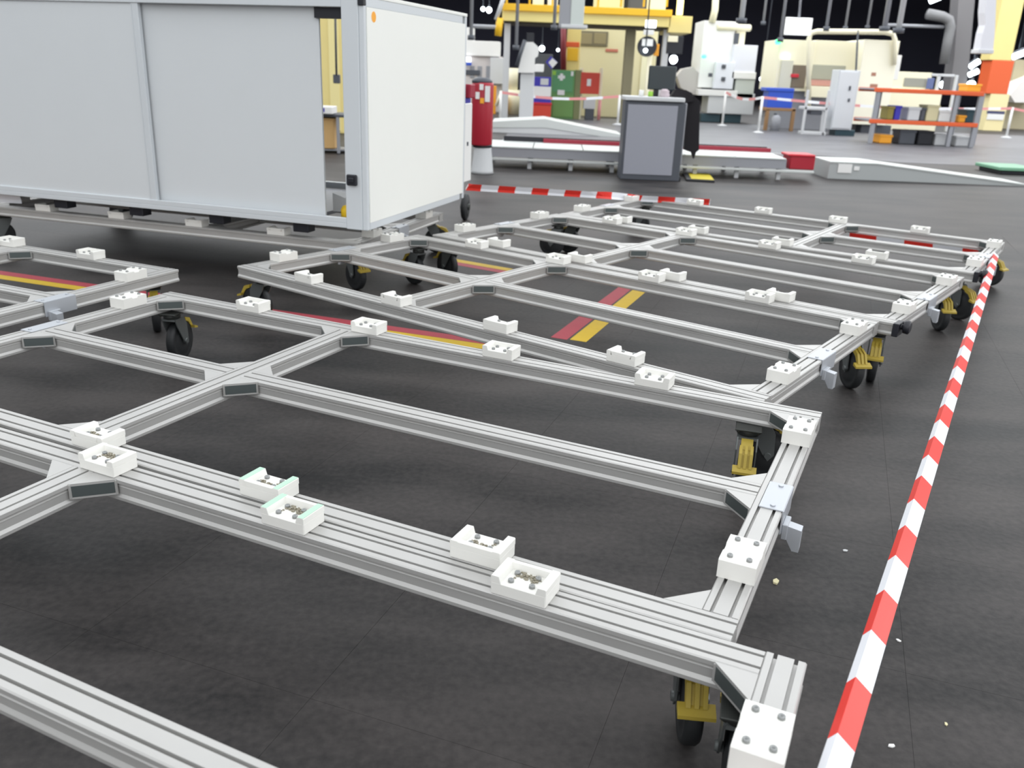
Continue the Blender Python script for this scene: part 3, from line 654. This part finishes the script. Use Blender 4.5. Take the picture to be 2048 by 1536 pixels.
# ---- cream machine
k = BG('cream_machining_centre', 'large cream machining centre with a pipe frame on top', 'machine', 1672, 264)
k.box('left_cabin', CREAM, 1554, 80, 1626, 182, 1.8, .4); k.box('centre_cabin', CREAM, 1624, 82, 1728, 190, 1.8, .45); k.box('right_cabinet', mat('bright_cream', (246, 242, 222), .4), 1716, 80, 1786, 250, 1.6); k.box('right_foot', GREYD, 1722, 250, 1782, 265, 1.2, .15, ground=True)
k.box('base', GREY, 1560, 182, 1725, 262, 1.2, .6, ground=True)
k.tube('pipe_frame', CREAM, [(1617, 215), (1618, 78), (1622, 66), (1634, 63), (1770, 64), (1786, 68), (1790, 80), (1788, 130)], .075, -.1)
k.box('left_door', mat('grey_cream', (206, 204, 186), .5), 1560, 120, 1584, 178, .06, .33); k.box('tool_window', mat('dim_interior', (116, 104, 88), .4), 1584, 130, 1612, 176, .04, .36); k.box('red_part', REDP, 1582, 148, 1598, 155, .05, .3)
k.box('inner_window', mat('grey_green_glass', (168, 168, 150), .35), 1624, 130, 1690, 160, .04, .4); k.box('window_band', mat('dusty_pink_band', (190, 140, 128), .5), 1618, 160, 1668, 172, .05, .35); k.box('cream_drawer', CREAM, 1616, 173, 1666, 195, .3, .1)
k.box('red_mark', mat('brown_red_mark', (170, 120, 100), .5), 1740, 168, 1755, 176, .01, -.01, .002); k.box('warning_mark', mat('brown_red_mark2', (170, 120, 100), .5), 1743, 145, 1752, 152, .01, -.01, .002); k.box('vent_strip', WHITE, 1780, 110, 1800, 160, .3, .2); k.tube('conduit', GREYD, [(1716, 60), (1712, 140), (1707, 188)], .03, -.15)
p_ = at_y(1556, 84, k.y + .3) - k.b; MB().lathe([(.05, -.07), (.09, -.03), (.09, .03), (.05, .07)], (p_.x, .3, p_.z), 2, 14).obj('signal_lamp', LAMPG, k.o)
k.box('white_lamp', LAMPB, 1564, 108, 1580, 118, .05, .32)
k = BG('electrical_cabinet', 'light grey upright cabinet in front of the cream machining centre', 'cabinet', 1688, 272)
k.box('body', mat('cool_grey_paint', (208, 212, 216), .45), 1670, 140, 1712, 260, .6); k.box('door', mat('cool_grey_paint2', (214, 218, 222), .45), 1672, 143, 1709, 257, .02, -.02); k.box('plinth', TEAL, 1671, 260, 1710, 267, .55, .03, ground=True); k.box('handle', GREYD, 1698, 172, 1702, 181, .02, -.04, .002); k.box('handle', GREYD, 1696, 197, 1700, 204, .02, -.04, .002)
k = BG('lit_board', 'bright white board hanging above the cream machining centre', 'board', 1597, 70, 25.0)
k.box('panel', LAMPB, 1572, 37, 1622, 69, .08); k.box('frame', WHITE, 1570, 35, 1624, 71, .06, .04); k.tube('hanger', GREY, [(1598, 36), (1606, -60)], .03, .05)
k = BG('trolley', 'grey metal trolley frame before the cream machining centre', 'trolley', 1632, 270)
for u in (1608, 1650): k.box('upright', GREYL, u, 180, u + 5, 270, .06, ground=True)
k.box('top_bar', GREYL, 1608, 214, 1655, 220, .5); k.box('bottom_bar', GREYL, 1606, 264, 1652, 270, .5); k.poly('side_brace', GREYL, [(1644, 222), (1652, 222), (1650, 268), (1640, 268)], .05, .05); k.box('drawer', GREYD, 1622, 222, 1645, 230, .4, .05)
k = BG('blue_bin', 'blue bin on a wooden stand in front of the cream machine', 'bin', 1562, 216, on_z(1560, 262).y + .02)
k.box('body', BLUEP, 1536, 180, 1586, 216, .6); k.box('rim', BLUEP, 1533, 176, 1589, 183, .66, -.03)
k = BG('wooden_stand', 'brown wooden stand under the blue bin', 'stand', 1560, 262)
for u in (1530, 1582): k.box('leg', BROWN, u, 218, u + 7, 262, .1, ground=True)
k.box('top', BROWN, 1528, 216, 1592, 222, .6)
k = BG('grey_canister', 'grey canister standing beneath the blue bin', 'canister', 1550, 262); k.cyl('body', GREY, 1542, 230, 1560, 262, ground=True, prof=[(1, 0), (1, .85), (.5, 1)]); k.cyl('cap', GREYD, 1548, 226, 1554, 231)

# ---- orange rack
k = BG('orange_rack', 'orange beamed storage rack at the right filled with parts', 'rack', 1855, 292)
for u in (1746, 1903, 1950): k.box('upright', GREY, u, 178 + (u - 1746) * .045, u + 8, 290, .1, ground=True); k.box('upright', GREY, u + 4, 178 + (u - 1746) * .045, u + 11, 288, .1, 1.0, ground=True)
za = at_y(1860, 184, k.y).z; zb = at_y(1860, 247, k.y).z; xa = at_y(1746, 200, k.y).x - k.b.x; xb = at_y(1966, 200, k.y).x - k.b.x
hh = .10
for zz in (za, zb):
    MB().box(xa, xb, -.02, .04, zz - hh / 2, zz + hh / 2, 0, .01).obj('beam', ORP, k.o); MB().box(xa, xb, 1.06, 1.12, zz - hh / 2, zz + hh / 2, 0, .01).obj('beam', ORP, k.o); MB().box(xa, xb, .04, 1.06, zz + .0, zz + .04).obj('shelf_board', GREY, k.o)
def rackbox(lab, nm, cat, m_, u0, v0, u1, v1, z):
    y = k.y + .25; x0, x1, a_, b_ = rect(u0, v0, u1, v1, y); h = b_ - a_
    o = MB().box(-(x1 - x0) / 2, (x1 - x0) / 2, 0, .5, 0, h, 0, .02).box(-(x1 - x0) / 2 - .015, (x1 - x0) / 2 + .015, -.015, .515, h - .05, h + .005, 0, .01).obj(nm, m_, None, ((x0 + x1) / 2, y, z))
    return tag(o, lab, cat, 'parts on the orange rack')
zs = zb + .045
rackbox('olive box at the left of the rack middle shelf', 'parts_box', 'box', mat('olive_box', (140, 128, 62), .6), 1776, 212, 1788, 238, zs)
rackbox('dark blue box beside the olive box on the rack', 'parts_box', 'box', NAVY, 1790, 210, 1802, 238, zs)
rackbox('pale silver part on the rack middle shelf', 'parts_box', 'box', GREYL, 1818, 206, 1842, 232, zs)
rackbox('dark part next to the silver one on the rack', 'parts_box', 'box', GREYD, 1843, 210, 1852, 236, zs)
rackbox('beige box in the rack middle', 'parts_box', 'box', BEIGE, 1854, 208, 1878, 240, zs)
rackbox('white box right of the beige box on the rack', 'parts_box', 'box', WHITE, 1880, 212, 1904, 234, zs)
rackbox('orange bin at the right of the rack middle shelf', 'parts_box', 'box', ORANGE, 1918, 228, 1932, 242, zs)
rackbox('teal bin beside the orange bin on the rack', 'parts_box', 'box', TEAL, 1933, 216, 1950, 242, zs)
rackbox('yellow box on the floor under the rack left end', 'parts_box', 'box', ORANGE, 1760, 265, 1785, 282, .005)
rackbox('dark machine part on the floor under the rack', 'parts_box', 'box', GREYD, 1800, 256, 1832, 284, .005)
rackbox('black crate on the floor under the rack middle', 'parts_box', 'box', BLACKP, 1838, 252, 1868, 280, .005)
rackbox('white box on the floor under the rack', 'parts_box', 'box', GREYL, 1872, 262, 1896, 284, .005)
rackbox('grey bin on the floor under the rack right end', 'parts_box', 'box', GREYL, 1914, 262, 1942, 282, .005)
rackbox('bright orange box on the top shelf of the rack', 'parts_box', 'box', ORANGE, 1932, 189, 1958, 204, za + .045)
k = BG('cream_lathe', 'cream lathe behind the orange rack', 'machine', 1840, 262)
k.box('bed', CREAM, 1776, 178, 1880, 240, 1.2, .1, ground=True); k.box('headstock', CREAM, 1780, 144, 1862, 180, 1.0, .2); k.box('window', mat('grey_lathe_window', (150, 150, 140), .4), 1808, 156, 1852, 174, .03, .17); k.box('blue_panel', mat('slate_blue', (96, 108, 150), .5), 1854, 156, 1868, 178, .05, .1); k.box('rail', GREYL, 1862, 148, 1910, 153, .1, .2); k.box('side_post', GREYL, 1868, 150, 1874, 240, .1, .2, ground=True); k.box('side_post', GREYL, 1904, 150, 1909, 240, .1, .2, ground=True)
# ---- yellow pillar at the right with orange band
k = BG('painted_pillar', 'tall yellow pillar with an orange band at the right', 'pillar', 1990, 262)
k.box('lower_part', mat('cream_pillar', (238, 224, 172), .5), 1974, 187, 2012, 262, .7, ground=True); k.box('band', ORP, 1978, 121, 2022, 188, .72, -.01)
pz = at_y(2000, 121, k.y).z; xa = at_y(1979, 121, k.y).x - k.b.x; xb = at_y(2023, 121, k.y).x - k.b.x
MB().box(xa, xb, 0, .7, pz, 11.5, 0, .02).obj('shaft', PALEY, k.o); k.box('navy_band', mat('navy_stripe', (66, 70, 104), .5), 1974, 222, 2010, 228, .02, -.03); k.box('poster', WHITE, 1974, 228, 2008, 240, .02, -.03)
k = BG('white_duct', 'white hanging duct left of the yellow pillar', 'duct', 1975, 108, 23.0)
k.poly('duct_body', mat('white_duct_sheet', (222, 222, 228), .45), [(1979, -80), (1996, -80), (1990, 60), (1986, 106), (1959, 104), (1966, 66), (1971, 50), (1970, 25)], .35); k.box('flange', GREYL, 1957, 99, 1988, 107, .4, -.03)
k = BG('grey_duct', 'grey duct with a bent pipe in the dark behind the rack', 'duct', 1915, 180, 42.0)
k.poly('duct_body', mat('dim_duct', (120, 118, 120), .6), [(1922, -60), (1955, -60), (1938, 130), (1930, 190), (1898, 190), (1908, 120)], .8); k.tube('bent_pipe', mat('dim_pipe', (128, 128, 130), .5), [(1855, 28), (1886, 34), (1898, 40), (1901, 54), (1896, 80), (1888, 128)], .22, -.4); k.tube('cross_pipe', GREY, [(1770, 50), (1888, 54)], .07, -.3)
k = BG('far_white_machine', 'pale machine at the right edge behind the pillar', 'machine', 2045, 238, 34.0)
k.poly('hood', WHITE, [(2020, 190), (2040, 165), (2075, 150), (2075, 205), (2030, 205)], 1.2); k.box('body', mat('dull_beige_machine', (176, 168, 140), .6), 2018, 120, 2080, 238, 1.5, .8, ground=True)

# ---- far barrier tape on posts
def pole(lab, u, v0, v1):
    p = on_z(u, v1); z = at_y(u, v0, p.y).z
    o = thing('barrier_post', lab, 'post', (p.x, p.y, 0), 0, 'barrier posts in front of the machines')
    MB().cyl((0, 0, 0), .035, .03, z, n=12).obj('pole', WHITE, o); MB().lathe([(.15, 0), (.15, .02), (.06, .05)], n=16).obj('foot', GREYL, o); return p, z
P1 = pole('white barrier post before the white machining centre', 1444, 182, 252); P2 = pole('white barrier post before the wooden stand', 1516, 192, 266); P3 = pole('white barrier post right of the yellow pillar', 2012, 214, 276); P4 = pole('white barrier post left of the control cabinet hidden tape end', 1235, 190, 250); P0 = pole('white barrier post near the red canister', 1000, 182, 243)
PINK = mat('pale_red_tape', (226, 150, 150), .5)
def fartape(lab, a, b):
    (p, z), (q, z2) = a, b; d = (q - p); ln = d.length; d.normalize(); mb = MB(); n = max(4, int(ln / .45))
    for i in range(n):
        A, B = p + d * (ln * i / n), p + d * (ln * (i + 1) / n); s1, s2 = z + (z2 - z) * i / n - .12 * math.sin(PI * i / n), z + (z2 - z) * (i + 1) / n - .12 * math.sin(PI * (i + 1) / n)
        nn = Vector((-d.y, d.x, 0)) * .004
        vs = [A - nn + Vector((0, 0, s1 - .07)), B - nn + Vector((0, 0, s2 - .07)), B - nn + Vector((0, 0, s2)), A - nn + Vector((0, 0, s1))] + [A + nn + Vector((0, 0, s1 - .07)), B + nn + Vector((0, 0, s2 - .07)), B + nn + Vector((0, 0, s2)), A + nn + Vector((0, 0, s1))]
        mb.add(vs, [(0, 1, 2, 3), (7, 6, 5, 4), (0, 4, 5, 1), (1, 5, 6, 2), (2, 6, 7, 3), (3, 7, 4, 0)], i % 2)
    return tag(mb.obj('far_barrier_tape', [PINK, TAPE_W]), lab, 'tape', 'barrier tape in front of the machines')
fartape('striped tape from the white machine to the wooden stand posts', P1, P2); fartape('long striped tape across the orange rack to the pillar', P2, P3); fartape('striped tape in front of the green cabinet', P0, P4)
fartape('striped tape leading off past the pillar to the right', P3, (P3[0] + Vector((2.2, .1, 0)), P3[1]))

# ---- hanging drop rods and lamps of the hall
for i, (u, v, du, y, lab) in enumerate(((942, 80, 6, 24, 'thin grey drop rod above the white enclosure side'), (1482, 46, 10, 26, 'pale drop rod above the white machining centre'), (1526, 50, -4, 34, 'drop rod right of the white machining centre'), (1560, 84, 9, 27, 'dark drop rod at the left of the lit board'), (1652, 62, 8, 27, 'drop rod right of the lit board'), (1690, 60, 6, 34, 'dim drop rod over the cream machine middle'), (1734, 58, 6, 36, 'dim drop rod over the cream machine right half'), (1768, 62, 14, 27, 'wide drop rod above the cream machine right end'), (1796, 66, 14, 25, 'tan drop rod at the right end of the cream machine'), (1108, 60, 3, 25, 'thin drop rod across the mezzanine'), (1032, 100, 4, 25, 'thin drop rod across the left of the mezzanine'))):
    q = BG('drop_rod', lab, 'rod', u, v, y, 'drop rods hanging from the ceiling'); ptop = at_y(u + du, 0, y); pbot = at_y(u, v, y)
    d = (ptop - pbot) / ptop.z * 1.0; top = Vector((pbot.x, y, 11.9))
    wdt = .045 + .03 * (i in (1, 7, 8))
    MB().cyl((pbot.x - q.b.x, 0, 0), wdt, 0, 11.9 - q.b.z, n=10).obj('rod', GREYL if i in (1, 8) else GREY, q.o); MB().cyl((pbot.x - q.b.x, 0, 0), wdt * 2, 0, .12, n=10).obj('end_collar', GREYD, q.o)
for i, (u, v, y, r, lab) in enumerate(((966, 18, 40, .09, 'left of two small hall lamps above the enclosure'), (978, 20, 40, .12, 'right of two small hall lamps above the enclosure'), (1084, 97, 40, .12, 'small lamp beside the black cap of the white machine'), (1116, 100, 44, .07, 'faint lamp left of the red pipe'), (1347, 119, 36, .16, 'white lamp behind the monitor'), (1291, 101, 25.8, .06, 'small lamp in the round dark sign'), (1524, 158, 44, .13, 'white lamp left of the cream machine base'), (1548, 160, 44, .10, 'warm lamp beside the cream machine corner'), (1886, 169, 44, .16, 'round lamp above the orange rack'), (1894, 134, 50, .10, 'dim lamp above the cream lathe'), (1942, 170, 42, .2, 'large lamp left of the pillar over the rack'), (1970, 172, 44, .12, 'pale lamp close to the pillar'))):
    p = at_y(u, v, y); o = thing('hall_lamp', lab, 'lamp', p, 0, 'small hall lamps in the distance')
    MB().lathe([(r * .3, -r), (r * .8, -r * .6), (r, 0), (r * .8, r * .6), (r * .3, r)], n=14).obj('bulb', LAMP, o); MB().lathe([(r * .5, r * .9), (r * .3, r * 1.6)], n=10).obj('socket', GREYD, o); MB().cyl((0, 0, 0), .02, r * 1.5, 11.9 - p.z, n=6).obj('hanger', GREYD, o)
for i, (u0, v0, u1, v1, y, lab) in enumerate(((1940, 134, 1958, 122, 44, 'slanting tube lamp between duct and pillar'), (1938, 150, 1956, 142, 46, 'lower slanting tube lamp between duct and pillar'), (2026, 114, 2052, 104, 40, 'upper tube lamp right of the pillar'), (2034, 132, 2044, 127, 44, 'short tube lamp right of the pillar'), (1860, 2, 1880, -6, 40, 'tube lamp at the top edge above the rack'))):
    a, b = at_y(u0, v0, y), at_y(u1, v1, y); o = thing('tube_lamp', lab, 'lamp', (a + b) / 2, 0, 'tube lamps in the distance'); c_ = (a + b) / 2
    MB().tube([a - c_, b - c_], .12, 10).obj('tube', LAMP, o); MB().tube([a - c_ + Vector((0, .15, .1)), b - c_ + Vector((0, .15, .1))], .1, 8).obj('housing', GREYD, o); MB().cyl((0, .15, 0), .02, .1, 11.9 - c_.z, n=6).obj('hanger', GREYD, o)

# ---- scraps on the floor
for i, (u, v, m_, s, lab) in enumerate(((1690, 1102, GREYL, .007, 'tiny grey scrap on the floor right of the middle cart'), (1551, 1165, BEIGE, .012, 'pale scrap on the floor beside the middle cart rail'), (1797, 1282, WHITE, .006, 'tiny white scrap right of the barrier tape'), (1783, 1493, WHITE, .007, 'white sliver on the floor at the bottom right'), (1892, 1449, BEIGE, .005, 'tiny tan scrap at the bottom right'))):
    p = on_z(u, v); mb = MB(); mb.prism([(-s, -s * .5), (s * .6, -s * .7), (s * 1.3, s * .1), (s * .2, s * .7), (-s * .9, s * .4)], 2, 0, s * .5)
    tag(mb.obj('floor_scrap', m_, None, (p.x, p.y, .0002), i * 1.1), lab, 'scrap')
